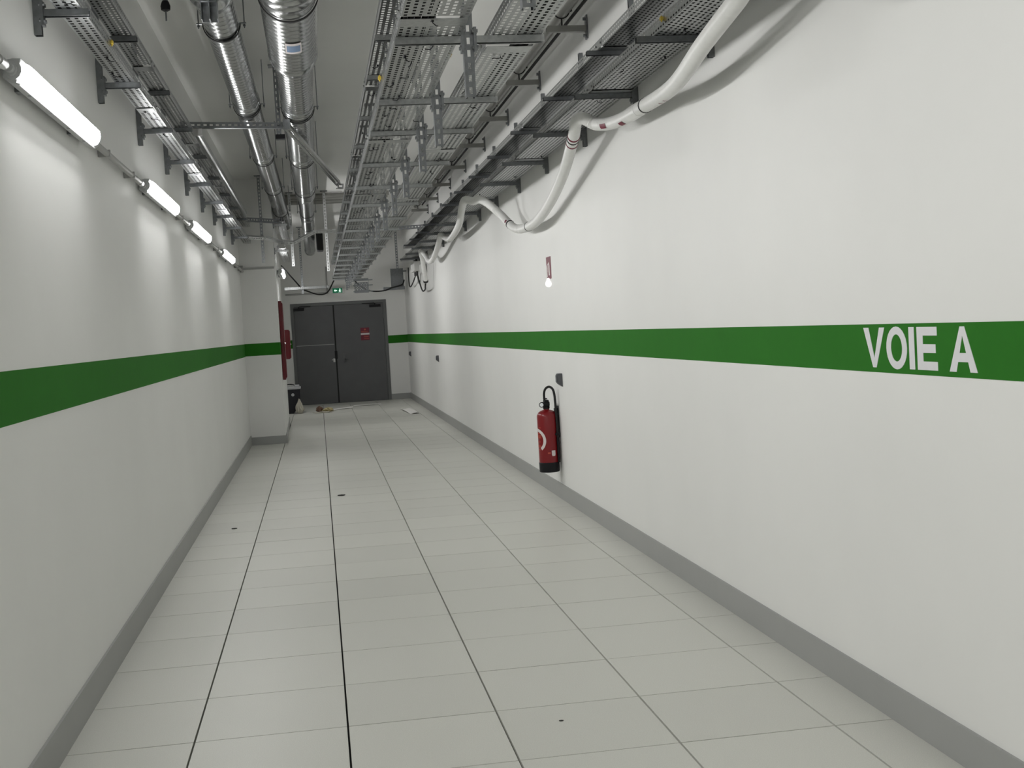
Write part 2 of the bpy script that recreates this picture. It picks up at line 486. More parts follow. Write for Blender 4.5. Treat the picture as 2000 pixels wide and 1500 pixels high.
l5 = copy_thing(l0, (0.014, 15.35, LZ + .01), 'lit linear lamp on the pillar side, half hidden behind its edge')
l5.rotation_euler = (0, 0, math.atan2(0.11, 10.2))

copy_thing(l0, (XRC, 20.4, LZ), 'added unseen linear lamp behind the pillar edge, brightening the end door')  # extra lamp added out of sight to brighten the end wall and door

cd = thing('conduit_run', 'thin grey conduit linking the linear lamps along the left wall', 'conduit', (XL, 0, LZ))
seg_y = [YB + .1] + [v for y, _ in sorted([(-9.7, 0), (-6.3, 0), (-2.9, 0)] + [(a, 0) for a, b in lamps]) for v in (y - .86, y + .86)] + [YP - .05]
for k in range(0, len(seg_y), 2):
    a, b = seg_y[k], seg_y[k + 1]
    MB().cyl((.045, a, 0), (.045, b, 0), .017, 12).build('conduit', CONDUIT, cd, True)
    n = max(1, int((b - a) / .8))
    for i in range(n):
        yy = a + (b - a) * (i + .5) / n
        MB().box(0.002, .064, yy - .01, yy + .01, -.018, .018).build('saddle', CONDUIT, cd)
    for yy in (a + .02, b - .10):
        if YB + 1 < yy < YP - .5:
            MB().cyl((.045, yy, 0), (.045, yy + .08, 0), .02, 12).build('gland', CHROME, cd, True)
pt = thing('pillar_trunking', 'narrow grey trunking running level across the pillar face', 'trunking', (XL, YP, 2.615))
MB().bbox(.05, .50, -.028, 0, -.014, .014, .003).build('channel', CONDUIT, pt)
MB().bbox(.0, .05, -.06, 0, -.05, .05, .005).build('corner_box', CONDUIT, pt)

# ------------------------------------------------------------------ steel profiles
def channel_mb(L_, w_=.041, d_=.041, slots=True, t=.0025):
    """C profile along +z from 0 to L_; web faces -y at y=0, opening towards +y"""
    mb = MB()
    n = max(1, int(L_ / .05))
    if slots:
        pz = L_ / n
        mb.perf((-w_ / 2 + w_ * .2, 0, 0), (w_ * .6, 0, 0), (0, 0, pz), 1, n, .56, .52)
        mb.box(-w_ / 2, -w_ / 2 + w_ * .2, 0, t, 0, L_); mb.box(w_ / 2 - w_ * .2, w_ / 2, 0, t, 0, L_)
    else:
        mb.box(-w_ / 2, w_ / 2, 0, t, 0, L_)
    mb.box(-w_ / 2, -w_ / 2 + t, t, d_, 0, L_); mb.box(w_ / 2 - t, w_ / 2, t, d_, 0, L_)
    mb.box(-w_ / 2 + t, -w_ / 2 + .009, d_ - t, d_, 0, L_); mb.box(w_ / 2 - .009, w_ / 2 - t, d_ - t, d_, 0, L_)
    return mb

def aim(a, b, roll_ref=(0, -1, 0)):
    """matrix taking +z axis from a towards b with local -y near roll_ref"""
    a = Vector(a); b = Vector(b)
    z = (b - a).normalized()
    y = -Vector(roll_ref)
    y = (y - z * y.dot(z)).normalized()
    x = y.cross(z)
    m = Matrix((x, y, z)).transposed().to_4x4()
    m.translation = a
    return m

def profile(a, b, name, m, parent, ref=(0, -1, 0), slots=True, w_=.041, d_=.041):
    mb = channel_mb((Vector(b) - Vector(a)).length, w_, d_, slots)
    mb.move(aim(a, b, ref))
    return mb.build(name, m, parent)

def arm_mb(x0, x1, z, h=.028, w_=.036, t=.003):
    """cantilever arm along x, top face at z"""
    mb = MB()
    mb.box(x0, x1, -w_ / 2, -w_ / 2 + t, z - h, z); mb.box(x0, x1, w_ / 2 - t, w_ / 2, z - h, z); mb.box(x0, x1, -w_ / 2, w_ / 2, z - t, z)
    return mb

def mount_mb(x0, x1, z):
    mb = MB(); mb.box(x0, x1, -.024, .024, z - .055, z + .045)
    for dz in (-.035, .03):
        mb.cyl(((x0 + x1) / 2 - .012, -.014, z + dz), ((x0 + x1) / 2 + .012, -.014, z + dz), .008, 6)
        mb.cyl(((x0 + x1) / 2 - .012, .014, z + dz), ((x0 + x1) / 2 + .012, .014, z + dz), .008, 6)
    return mb

# wall brackets left
def make_left(label, loc):
    t = thing('wall_bracket', label, 'bracket', loc, 'brackets under the left wall trays')
    profile((0, 0, -.105), (0, 0, .55), 'rail', GALVD, t, ref=(-1, 0, 0), slots=False, w_=.036, d_=.030)
    for z in (0.0, .245):
        MB().add(arm_mb(.04, .222, z).v, arm_mb(.04, .222, z).f).build('arm', GALVD, t)
        mount_mb(.030, .042, z - .01).build('mounting_plate', GALVD, t)
    return t
LB = [-2.5, -1.02, 0.47, 1.985, 3.48, 4.95, 6.42, 7.93, 9.42, 10.9, 12.4]
names_l = {}
vis = [y for y in LB if y > 0]
b0 = None
for y in LB:
    if y > 0:
        k = vis.index(y)
        lab = ORD[k] + ' two-armed steel bracket along the left wall, counted from the camera'
    else:
        lab = 'two-armed left wall bracket %s the picture\'s near edge' % ('just before' if y > -2 else 'well before')
    if b0 is None:
        b0 = make_left(lab, (XL, y, 2.975))
    else:
        copy_thing(b0, (XL, y, 2.975), lab)

# wall brackets right
def make_right(label, loc):
    t = thing('wall_bracket', label, 'bracket', loc, 'brackets under the right wall trays')
    profile((0, 0, -.11), (0, 0, .575), 'rail', GALVD, t, ref=(1, 0, 0), slots=False, w_=.036, d_=.030)
    a = arm_mb(-.40, -.04, 0.0, h=.03); a.build('arm', GALVD, t)
    a = arm_mb(-.312, -.04, .262, h=.028); a.build('arm', GALVD, t)
    for z in (0.0, .262):
        mount_mb(-.042, -.030, z - .01).build('mounting_plate', GALVD, t)
    return t
RB = [-1.85, -.35, 1.14, 2.64, 4.14, 5.70, 7.19, 8.72, 10.2, 11.7, 13.2, 14.7, 16.2, 17.7, 19.2]
vis = [y for y in RB if y > 1]
b1 = None
for y in RB:
    if y > 1:
        lab = ORD[vis.index(y)] + ' two-armed steel bracket along the right wall, counted from the camera'
    else:
        lab = 'two-armed right wall bracket %s the picture\'s near edge' % ('just before' if y > -1 else 'well before')
    if b1 is None: b1 = make_right(lab, (XR, y, 2.965))
    else: copy_thing(b1, (XR, y, 2.965), lab)

# hanger posts with arms on both sides, between the middle trays
def make_post(label, loc):
    t = thing('hanger_post', label, 'bracket', loc, 'hanger posts under the middle trays')
    profile((0, 0, 2.51), (0, 0, ZC), 'post', GALVD, t, ref=(0, -1, 0))
    MB().box(-.06, .06, -.04, .08, ZC - .008, ZC).build('ceiling_plate', GALVD, t)
    for z, xl in ((2.755, -.30), (3.085, -.30)):
        a = arm_mb(xl, -.03, z); a.build('arm', GALV, t)
        mount_mb(-.032, -.0205, z - .01).build('mounting_plate', GALVD, t)
    a = arm_mb(.03, .315, 2.755); a.build('arm', GALV, t)
    mount_mb(.0205, .032, 2.745).build('mounting_plate', GALVD, t)
    return t
MP = [-2.75, -1.27, 0.15, 1.50, 2.50, 3.90, 5.25, 6.66, 8.1, 9.45, 10.8, 12.25, 13.7, 15.1, 16.5, 17.9, 19.3, 20.7, 21.9]
vis = [y for y in MP if y > -2]
p0 = None
for y in MP:
    lab = (ORD[vis.index(y)] + ' slotted hanger post between the two middle tray runs, from the camera') if y > -2 and vis.index(y) < 17 else (
        'slotted hanger post between the middle trays above the photographer' if y < 0 else 'last slotted hanger post between the middle trays, nearest the door')
    if p0 is None: p0 = make_post(lab, (1.265, y, 0))
    else: copy_thing(p0, (1.265, y, 0), lab)

# ------------------------------------------------------------------ cable trays
def tray_section(wd, hgt, L_=3.0, pu=.0265, pv=.044, side=True):
    """bottom sheet in z=0 from x=0..wd, sides up to hgt, along +y"""
    mb = MB()
    n = max(2, int(wd / pu)); pu = wd / n
    (mb.perf_stag if wd > .15 else mb.perf)((0, .05, 0), (pu, 0, 0), (0, pv, 0), n, int((L_ - .1) / pv), .46, .54)
    mb.quad((0, 0, 0), (wd, 0, 0), (wd, .05, 0), (0, .05, 0)); mb.quad((0, L_ - .05, 0), (wd, L_ - .05, 0), (wd, L_, 0), (0, L_, 0))
    for x, s_ in ((0, 1), (wd, -1)):
        m_ = max(1, int(hgt / .027)); q = hgt / m_
        mb.perf((x, .05, 0), (0, pv, 0), (0, 0, q), int((L_ - .1) / pv), m_, .5, .34)
        mb.quad((x, 0, 0), (x, .05, 0), (x, .05, hgt), (x, 0, hgt)); mb.quad((x, L_ - .05, 0), (x, L_, 0), (x, L_, hgt), (x, L_ - .05, hgt))
        mb.box(min(x, x + s_ * .008), max(x, x + s_ * .008), 0, L_, hgt - .002, hgt + .003)
    return mb
def coupler_mb(wd, hgt):
    mb = MB()
    mb.box(-.003, -.0008, -.09, .09, .004, hgt - .004); mb.box(wd + .0008, wd + .003, -.09, .09, .004, hgt - .004)
    mb.box(.004, wd - .004, -.06, .06, -.0035, -.001)
    for yy in (-.06, .06):
        mb.cyl((-.009, yy, hgt / 2), (-.003, yy, hgt / 2), .007, 6); mb.cyl((wd + .003, yy, hgt / 2), (wd + .009, yy, hgt / 2), .007, 6)
    return mb
def tie_mb(k):
    mb = MB()
    if k == 0:
        mb.tube([(0, 0, .003), (0, .0, -.006), (.012, .004, -.009), (.03, .004, -.007), (.04, .012, -.012)], .0022, 5)
    elif k == 1:
        mb.tube([(-.015, 0, .002), (-.01, 0, -.007), (.012, 0, -.007), (.017, 0, .002)], .0022, 5); mb.box(-.002, .006, -.006, .006, -.012, -.004)
    else:
        mb.tube([(0, 0, .003), (.002, 0, -.012), (.02, .01, -.02), (.035, .03, -.014)], .0022, 5); mb.box(-.005, .005, -.005, .005, -.008, 0)
    return mb
TIES = [tie_mb(k).mesh('cable_tie', BLACK) for k in range(3)]
def tray_run(label, x0, x1, z, y0, y1, hgt=.054, ties=0, tie_y=(0, 8), group='perforated cable trays', step=3.0):
    t = thing('cable_tray', label, 'cable tray', (x0, y0, z), group)
    wd = x1 - x0
    n = int((y1 - y0) / step + 1e-6); rest = (y1 - y0) - n * step
    me = tray_section(wd, hgt, step).mesh('tray_section', GALV)
    cm = coupler_mb(wd, hgt).mesh('coupler', GALV)
    for k in range(n):
        o = bpy.data.objects.new('tray_section', me); C.objects.link(o); o.parent = t; o.location = (0, k * step + .001, 0)
        if k > 0 or rest > .2:
            o = bpy.data.objects.new('coupler', cm); C.objects.link(o); o.parent = t; o.location = (0, k * step, 0)
    if rest > .2:
        o = tray_section(wd, hgt, rest).build('tray_section', GALV, t); o.location = (0, n * step + .001, 0)
    for k in range(ties):
        o = bpy.data.objects.new('cable_tie', random.choice(TIES)); C.objects.link(o); o.parent = t
        yy = tie_y[0] + (tie_y[1] - tie_y[0]) * (k + random.random()) / ties
        o.location = (random.uniform(.02, wd - .04), yy - y0, 0); o.rotation_euler = (0, 0, random.choice((0, PI, PI / 2, .3)))
    return t
t_ll = tray_run('lower narrow perforated tray along the left wall, brightly lit from below', -.402, -.300, 2.976, -3.2, YP - .12, ties=10, tie_y=(.3, 7))
t_lu = tray_run('upper dark perforated tray along the left wall, above the lit one', -.402, -.296, 3.221, -3.2, YP - .12)
t_a = tray_run('wide lower perforated tray left of the slotted hanger posts', .968, 1.232, 2.757, -3.1, 22.2, ties=34, tie_y=(-.2, 8))
t_a2 = tray_run('upper perforated tray above the wide middle tray, seen along its left', .968, 1.12, 3.087, -3.1, 22.2, ties=6)
t_b = tray_run('perforated tray right of the slotted hanger posts', 1.365, 1.570, 2.757, -2.6, 22.0, ties=8, tie_y=(.2, 6))
t_c = tray_run('wide lower perforated tray along the right wall', 2.330, 2.590, 2.967, -3.4, 20.4, ties=12, tie_y=(.5, 9))
t_d = tray_run('upper dark perforated tray along the right wall with bright rim', 2.400, 2.590, 3.229, -3.4, 20.4)
t_s = tray_run('short perforated tray on the pillar side beyond its edge', .075, .185, 2.895, 13.95, 17.4)
t_s2 = tray_run('short upper perforated tray on the pillar side beyond its edge', .075, .195, 3.29, 13.95, 17.4)
# flat cover channel beside the upper left tray, starting at the second lamp
cc = thing('cable_channel', 'closed sheet steel channel joined to the right of the upper left tray', 'cable tray', (-.284, 5.15, 3.19))
MB().bbox(.0, .05, 0, 6.6, 0, .05, .003).build('channel_body', GALV, cc)
MB().box(-.002, .072, -.012, -.002, -.003, .054).build('end_plate', CONDUIT, cc)
# earth clamps (yellow)
def clamp(parent, loc):
    mb = MB(); mb.bbox(-.008, .008, -.011, .011, -.008, .008, .002); mb.cyl((0, 0, -.016), (0, 0, .014), .004, 8)
    o = mb.build('earth_clamp', YELLOW, parent); o.location = loc; o['label'] = 'small yellow brass clamp'
clamp(t_ll, (.108, 4.40, .03)); clamp(t_a, (-.010, 4.3, .05)); clamp(t_a, (.272, 3.7, .03)); clamp(t_a2, (-.012, 3.9, .05)); clamp(t_c, (-.008, 4.35, .04))

# black cables lying in the trays, seen through the holes
ORD2 = ['first'] + ORD[1:]
def lay(xs, z, y0, y1, where, r=.0115):
    r = (xs[1] - xs[0]) * .47
    for k, x in enumerate(xs):
        n = int((y1 - y0) / .6)
        p = [(x + random.uniform(-.0005, .0005), y0 + (y1 - y0) * i / n, z + r + .002 + random.uniform(0, .002)) for i in range(n + 1)]
        tag(MB().tube(p, r, 6).build('tray_cable', RUBBER, None, True), ORD2[k] + ' black cable counted from the left in ' + where, 'cable', 'black cables in ' + where)
lay([-.392 + .0265 * i for i in range(3)], 2.976, -3.1, 13.6, 'the lower left wall tray', .0125)
lay([-.390 + .028 * i for i in range(2)], 3.221, -3.1, 13.6, 'the upper left wall tray', .013)
lay([.985 + .027 * i for i in range(5)], 2.757, -3.0, 21.9, 'the wide middle tray', .0128)
lay([1.49 + .027 * i for i in range(3)], 2.757, -2.5, 21.8, 'the tray right of the posts', .0128)
lay([2.345 + .0285 * i for i in range(9)], 2.967, -3.3, 20.3, 'the lower right wall tray', .0138)
lay([2.445 + .0285 * i for i in range(5)], 3.229, -3.3, 20.3, 'the upper right wall tray', .0138)

# pillar side brackets
for k, (y, z, lab) in enumerate(((14.2, 2.892, 'lower steel bracket arm on the pillar side beyond its edge'), (14.25, 3.287, 'upper steel bracket arm on the pillar side beyond its edge'))):
    t = thing('wall_bracket', lab, 'bracket', (0.02, y, z))
    arm_mb(0, .21, 0).build('arm', GALV, t); mount_mb(-.004, .006, -.01).build('mounting_plate', GALVD, t)

# ------------------------------------------------------------------ ducts
def spiral(r, y0, y1, pitch=.095, n=40, rib=.0036):
    mb = MB()
    st = pitch / 6
    m = int((y1 - y0) / st)
    st = (y1 - y0) / m
    for i in range(m + 1):
        y = y0 + st * i
        for k in range(n):
            ph = (y / pitch - k / n) % 1.0
            d = min(ph, 1 - ph)
            rr_ = r + (rib if d < .07 else (rib * .5 if d < .13 else 0))
            a = 2 * PI * k / n
            mb.v.append((rr_ * math.cos(a), y, rr_ * math.sin(a)))
    for i in range(m):
        for k in range(n):
            mb.f.append((i * n + k, i * n + (k + 1) % n, (i + 1) * n + (k + 1) % n, (i + 1) * n + k))
    return mb
def ylathe(prof, n=40):
    """profile (r, y)"""
    mb = MB()
    for r, y in prof:
        for k in range(n):
            a = 2 * PI * k / n; mb.v.append((r * math.cos(a), y, r * math.sin(a)))
    for i in range(len(prof) - 1):
        for k in range(n): mb.f.append((i * n + k, i * n + (k + 1) % n, (i + 1) * n + (k + 1) % n, (i + 1) * n + k))
    return mb
def sleeve(r, y, w_=.11):
    return ylathe([(r, y - w_), (r + .005, y - w_), (r + .006, y - w_ * .5), (r + .009, y - w_ * .45), (r + .006, y - w_ * .4), (r + .006, y + w_ * .4), (r + .009, y + w_ * .45), (r + .006, y + w_ * .5), (r + .005, y + w_), (r, y + w_)])
def hanger_strap(r, y, parent, zc):
    pts = [((r + .006) * math.cos(a), y, (r + .006) * math.sin(a)) for a in [PI + PI * i / 20 for i in range(21)]]
    mb = MB()
    for (x, yy, z) in pts:
        q = 1 + .006 / r
        mb.v += [(x, yy - .013, z), (x, yy + .013, z), (x * q, yy + .013, z * q), (x * q, yy - .013, z * q)]
    for i in range(20):
        for e in range(4): mb.f.append((i * 4 + e, i * 4 + (e + 1) % 4, (i + 1) * 4 + (e + 1) % 4, (i + 1) * 4 + e))
    mb.f += [(0, 1, 2, 3), (80, 83, 82, 81)]
    mb.build('strap', RUBBER, parent)
    for s_ in (-1, 1):
        m2 = MB(); x = s_ * (r + .035)
        m2.box(min(s_ * (r + .004), x + s_ * .012), max(s_ * (r + .004), x + s_ * .012), y - .014, y + .014, -.003, .003)
        m2.cyl((x, y, -.03), (x, y, ZC - zc), .004, 8); m2.cyl((x, y, -.02), (x, y, -.008), .009, 6)
        m2.build('hanger_rod', GALVD, parent)
ZD = 3.556
Q = lambda y: (y + 4.987) * .955 - 4.987   # stations along the ducts
dl = thing('ventilation_duct', 'thinner shiny spiral ventilation duct, left of the two under the ceiling', 'duct', (.1005, 0, ZD))
RL = .106
spiral(RL, Q(2.75), 17.4).build('spiral_pipe', DUCT, dl, True)
spiral(RL, -3.2, Q(2.35)).build('spiral_pipe', DUCT, dl, True)
ylathe([(RL, 2.30), (RL + .012, 2.32), (RL + .028, 2.36), (RL + .030, 2.40), (RL + .022, 2.42), (RL + .022, 2.56), (RL + .030, 2.58), (RL + .028, 2.64), (RL + .012, 2.74), (RL + .004, 2.78), (RL, 2.80)]).move(Matrix.Translation((0, -.33, 0))).build('fire_damper', DUCT, dl, True)
a = MB(); a.box(-.045, .045, 2.50, 2.505, -.225, -.12); a.box(-.045, -.04, 2.42, 2.50, -.225, -.12); a.box(.04, .045, 2.42, 2.50, -.225, -.12); a.box(-.004, .004, 2.42, 2.50, -.225, -.13); a.box(-.045, .045, 2.42, 2.5, -.135, -.12)
a.move(Matrix.Translation((0, -.33, 0))).build('damper_bracket', GALVD, dl)
dl.rotation_euler = (0, 0, -math.atan2(.03, 14))
for y in [Q(t) for t in (.3, 3.5, 6.4, 9.6, 12.6, 15.8)]:
    hanger_strap(RL, y, dl, ZD)
    if y > 4: sleeve(RL, y - .22).build('sleeve', DUCT, dl, True)
dr = thing('ventilation_duct', 'thicker shiny spiral ventilation duct, right of the two, with blue sticker', 'duct', (.534, 0, ZD))
RR, RBg, RS = .133, .166, .107
spiral(RBg, -3.2, 3.90).build('spiral_pipe', DUCT, dr, True)
ylathe([(RBg, 4.26), (RBg + .007, 4.28), (RBg + .007, 4.37), (RBg + .002, 4.40), (RR + .012, 4.48), (RR + .006, 4.50), (RR + .006, 4.58), (RR, 4.6)]).move(Matrix.Translation((0, -.40, 0))).build('reducer', DUCT, dr, True)
spiral(RR, 4.16, Q(13.6)).build('spiral_pipe', DUCT, dr, True)
ylathe([(RR, 13.5), (RR + .006, 13.52), (RR + .006, 13.6), (RS + .006, 13.85), (RS + .006, 13.95), (RS, 13.97)]).move(Matrix.Translation((0, -.84, 0))).build('reducer', DUCT, dr, True)
spiral(RS, 13.08, 18.0).build('spiral_pipe', DUCT, dr, True)
# the last run dips towards the end wall
m_ = spiral(RS, 0, 4.55)
m_.move(Matrix.Translation((0, 18.0, 0)) @ Matrix.Rotation(-math.atan2(.12, 4.55), 4, 'X'))
m_.build('spiral_pipe', DUCT, dr, True)
o = ylathe([(RS + .006, -.12), (RS + .008, -.02), (RS + .006, .02), (RS + .006, .12), (RS, .12)]); o.move(Matrix.Translation((0, 18.0, 0)) @ Matrix.Rotation(-.013, 4, 'X')); o.build('sleeve', DUCT, dr, True)
o = ylathe([(RS, -.05), (RS + .012, -.04), (RS + .012, .12), (RS - .01, .12), (RS - .01, .02), (.001, .02)]); o.move(Matrix.Translation((0, 22.55, -.12)) @ Matrix.Rotation(-.026, 4, 'X')); o.build('end_collar', DUCT, dr, True)
sleeve(RBg, Q(2.45), .14).build('sleeve', DUCT, dr, True)
sleeve(RBg, 1.3, .10).build('sleeve', DUCT, dr, True)
for y, r in [(Q(t), r_) for t, r_ in ((-.2, RBg), (2.75, RBg), (6.6, RR), (9.7, RR), (12.8, RR), (16.2, RS))]:
    hanger_strap(r, y, dr, ZD)
    if 4 < y < 13: sleeve(r, y - .22).build('sleeve', DUCT, dr, True)
sleeve(RS, 16.0).build('sleeve', DUCT, dr, True)
# blue sticker on the underside
a = MB()
ang = [-PI / 2 + .0 + .10 * (i - 3) + .06 for i in range(7)]
for an in ang:
    a.v += [((RBg + .0045) * math.cos(an), 2.97, (RBg + .0045) * math.sin(an)), ((RBg + .0045) * math.cos(an), 3.25, (RBg + .0045) * math.sin(an))]
for i in range(6): a.f.append((2 * i, 2 * i + 2, 2 * i + 3, 2 * i + 1))
a.build('sticker', PALE, dr)
a = MB()
for an in [ang[0] + .05 + i * .083 for i in range(7)]:
    a.v += [((RBg + .0055) * math.cos(an), 3.03, (RBg + .0055) * math.sin(an)), ((RBg + .0055) * math.cos(an), 3.20, (RBg + .0055) * math.sin(an))]
for i in range(6): a.f.append((2 * i, 2 * i + 2, 2 * i + 3, 2 * i + 1))
a.build('sticker_print', BLUEP, dr)

# ------------------------------------------------------------------ hangers and cross channels on the left
def hanger(label, x, y, z0, m=GALVD, wd=.041):
    t = thing('hanger_post', label, 'bracket', (x, y, 0))
    profile((0, 0, z0), (0, 0, ZC), 'post', m, t, w_=wd)
    MB().box(-.06, .06, -.03, .09, ZC - .008, ZC).build('ceiling_plate', GALVD, t)
    return t
h1 = hanger('dark slotted post between the two ducts, holding the near cross channel', .36, 6.12, 3.30)
MB().box(-.03, .05, -.03, .05, 3.29, 3.33).build('foot_clip', BLACK, h1)
hanger('dark slotted post in front of the pillar face', -.125, 13.5, 2.67)
hanger('long slotted post right of the thicker duct, bright lower half', .825, 15.75, 2.62, GALV_LIT)
hanger('short slotted post left of the thicker duct end, bright tip', .262, 15.8, 2.73, GALV_LIT)
hanger('dark slotted post far back near the end wall, left part', .325, 22.4, 2.50)
cb = thing('cross_channel', 'slotted steel channel crossing under the thin duct and slanting to the middle tray', 'cable tray', (0, 0, 0))
profile((-.49, 6.06, 3.432), (.44, 6.06, 3.40), 'channel', GALVD, cb, ref=(0, -1, 0), w_=.05, d_=.05)
profile((.42, 6.02, 3.385), (.915, 8.95, 3.205), 'channel', GALV, cb, ref=(.3, 0, -1), w_=.055, d_=.05)
profile((.90, 8.93, 3.200), (.965, 8.95, 3.195), 'channel', GALV, cb, ref=(0, -1, 0), w_=.055, d_=.05)
MB().box(.40, .46, 5.99, 6.06, 3.36, 3.44).build('joint_plate', GALVD, cb)
c2 = thing('cross_channel', 'dark steel channel crossing in front of the pillar at the upper level', 'cable tray', (0, 0, 0))
profile((-.285, 12.93, 3.25), (.17, 13.42, 3.25), 'channel', GALVD, c2, ref=(.7, -.7, 0), w_=.06, d_=.05)
MB().cyl((.165, 13.40, 3.25), (.165, 13.40, 3.30), .012, 8).build('bolt', GALVD, c2)
c3 = thing('cross_channel', 'narrow channel zigzagging from the left tray past the pillar to the middle tray', 'cable tray', (0, 0, 0))
for a_, b_ in (((-.285, 12.9, 2.99), (-.075, 13.2, 2.99)), ((-.075, 13.2, 2.99), (.131, 14.25, 3.005)), ((.131, 14.25, 3.0), (.30, 14.3, 2.99)), ((.30, 14.3, 2.985), (.646, 14.3, 3.147)), ((.646, 14.3, 3.145), (.96, 14.3, 3.140))):
    profile(a_, b_, 'channel', GALV_LIT, c3, ref=(.1, -.8, -.5), w_=.045, d_=.04)
# transverse pipes just under the ceiling far back
for k, (y, r, z, lab) in enumerate(((16.0, .035, 3.88, 'nearer grey pipe crossing just under the far ceiling'), (16.4, .03, 3.88, 'middle grey pipe crossing just under the far ceiling'), (16.8, .045, 3.87, 'farther thick grey pipe crossing just under the far ceiling'))):
    tag(MB().cyl((-.0, y, z), (1.9, y, z), r, 14).build('cross_pipe', PIPE, None, True), lab, 'pipe', 'pipes crossing under the far ceiling')

# ------------------------------------------------------------------ grey pipe on wall brackets at the right, above
gp = thing('wall_pipe', 'grey pipe running along the upper right wall on small brackets', 'pipe', (2.455, 0, 3.80))
MB().cyl((0, -3.4, 0), (0, 17.4, 0), .052, 24).build('pipe', PIPE, gp, True)
tag(MB().tube([(2.535, -3.4, 3.765), (2.535, 3, 3.76), (2.54, 7, 3.765), (2.535, 17, 3.76)], .012, 8).build('cable', RUBBER, None, True), 'thin dark cable beside the grey pipe on the upper right wall', 'cable')
PB = [-1.9, .05, 2.0, 3.93, 5.86, 7.70, 9.5, 11.4, 13.3, 15.2, 17.0]
vis = [y for y in PB if y > 3]
pb0 = None
def make_pb(label, loc):
    t = thing('pipe_bracket', label, 'bracket', loc, 'small brackets under the grey wall pipe')
    a = MB(); a.box(-.30, 0, -.0205, -.018, -.03, .011); a.box(-.30, 0, .018, .0205, -.03, .011); a.box(-.30, 0, -.0205, .0205, -.033, -.03)
    a.build('arm', PIPE, t)
    a = MB(); a.bbox(-.012, 0, -.03, .03, -.085, .085, .004)
    for z in (-.06, .06): a.cyl((-.03, 0, z), (-.01, 0, z), .012, 8)
    a.build('wall_plate', GALVD, t)
    a = MB()
    ring = [(-.185 + .058 * math.cos(k * PI / 12), 0, .125 + .058 * math.sin(k * PI / 12)) for k in range(24)]
    a.tube(ring, .006, 8, closed=True); a.cyl((-.185, 0, .005), (-.185, 0, .07), .006, 8)
    a.box(-.262, -.242, -.012, .012, .115, .135); a.box(-.128, -.108, -.012, .012, .115, .135)
    a.build('pipe_clamp', RUBBER, t)
    return t
for y in PB:
    lab = (ORD[vis.index(y)] + ' small bracket holding the grey pipe on the upper right wall') if y > 3 else 'small pipe bracket on the upper right wall %s the picture\'s near edge' % {-1.9: 'far before', .05: 'before', 2.0: 'just outside'}[y]
    if pb0 is None: pb0 = make_pb(lab, (XR, y, 3.68))
    else: copy_thing(pb0, (XR, y, 3.68), lab)

# ------------------------------------------------------------------ white corrugated hose along the right wall
hp = [(2.27, -0.511, 2.826), (2.3, -0.191, 2.797), (2.33, 0.342, 2.748), (2.4, 1.042, 2.706), (2.47, 1.84, 2.749), (2.47, 2.523, 2.773), (2.40, 2.772, 2.80), (2.33, 2.84, 2.850), (2.33, 3.051, 2.862), (2.38, 3.40, 2.81),
      (2.46, 4.198, 2.666), (2.5, 5.04, 2.523), (2.5, 5.80, 2.437), (2.5, 6.75, 2.476), (2.45, 7.25, 2.642), (2.35, 7.40, 2.775), (2.28, 7.55, 2.845), (2.24, 7.80, 2.856), (2.2, 8.142, 2.905), (2.25, 8.87, 2.891),
      (2.35, 10.115, 2.807), (2.42, 11.743, 2.769), (2.42, 12.4, 2.83), (2.38, 12.65, 2.890), (2.42, 13.355, 2.825), (2.46, 14.787, 2.686), (2.46, 15.52, 2.689), (2.44, 15.90, 2.80), (2.38, 16.05, 2.890), (2.44, 16.5, 2.757), (2.5, 16.8, 2.40)]
hp = [(2.24, -3.0, 2.86), (2.26, -2.2, 2.86), (2.31, -1.7, 2.70), (2.33, -1.2, 2.622), (2.30, -.85, 2.725)] + hp
hs = thing('corrugated_hose', 'white corrugated hose sagging in loops below the right wall trays', 'hose', (0, 0, 0))
pts = spline(hp, .0085)
MB().tube(pts, [.0385 + (.0022 if k % 2 else -.0008) for k in range(len(pts))], 20).build('hose', HOSE, hs, True)
def near(y, z=None):
    return min(range(2, len(pts) - 2), key=lambda i: abs(pts[i].y - y) + (abs(pts[i].z - z) if z else 0))
def band(i, m, name, wlen=2, dr=.0045):
    MB().tube([pts[i + k] for k in range(-wlen, wlen + 1)], .0385 + dr, 20).build(name, m, hs, True)
for y in (1.86, 3.42, 6.05, 7.0): band(near(y), BLACK, 'tape_band', 1)
for y in (3.36, 3.50): band(near(y), MAROON, 'tape_band', 1)
band(near(6.55), WPLAS, 'coupling', 10)
band(near(2.1), WPLAS, 'coupling', 12)
# red printed marks on the camera side of the hose
for y, w_ in ((2.36, 5), (2.66, 4), (1.30, 1), (1.42, 1), (7.05, 2), (11.8, 3)):
    i = near(y)
    a = MB()
    t = (pts[i + 1] - pts[i - 1]).normalized(); side = Vector((-.1, -1, -.25)); side = (side - t * side.dot(t)).normalized(); v = t.cross(side)
    for k in range(-w_, w_ + 1):
        for q in (-.38, -.13, .13, .38):
            d = side * math.cos(q) + v * math.sin(q)
            a.v.append(tuple(pts[i + k] + d * .0428))
    for k in range(2 * w_):
        for q in range(3): a.f.append((k * 4 + q, k * 4 + q + 1, (k + 1) * 4 + q + 1, (k + 1) * 4 + q))
    a.build('red_mark', MAROON, hs)
band(len(pts) - 4, RUBBER, 'hose_end', 2, .006)

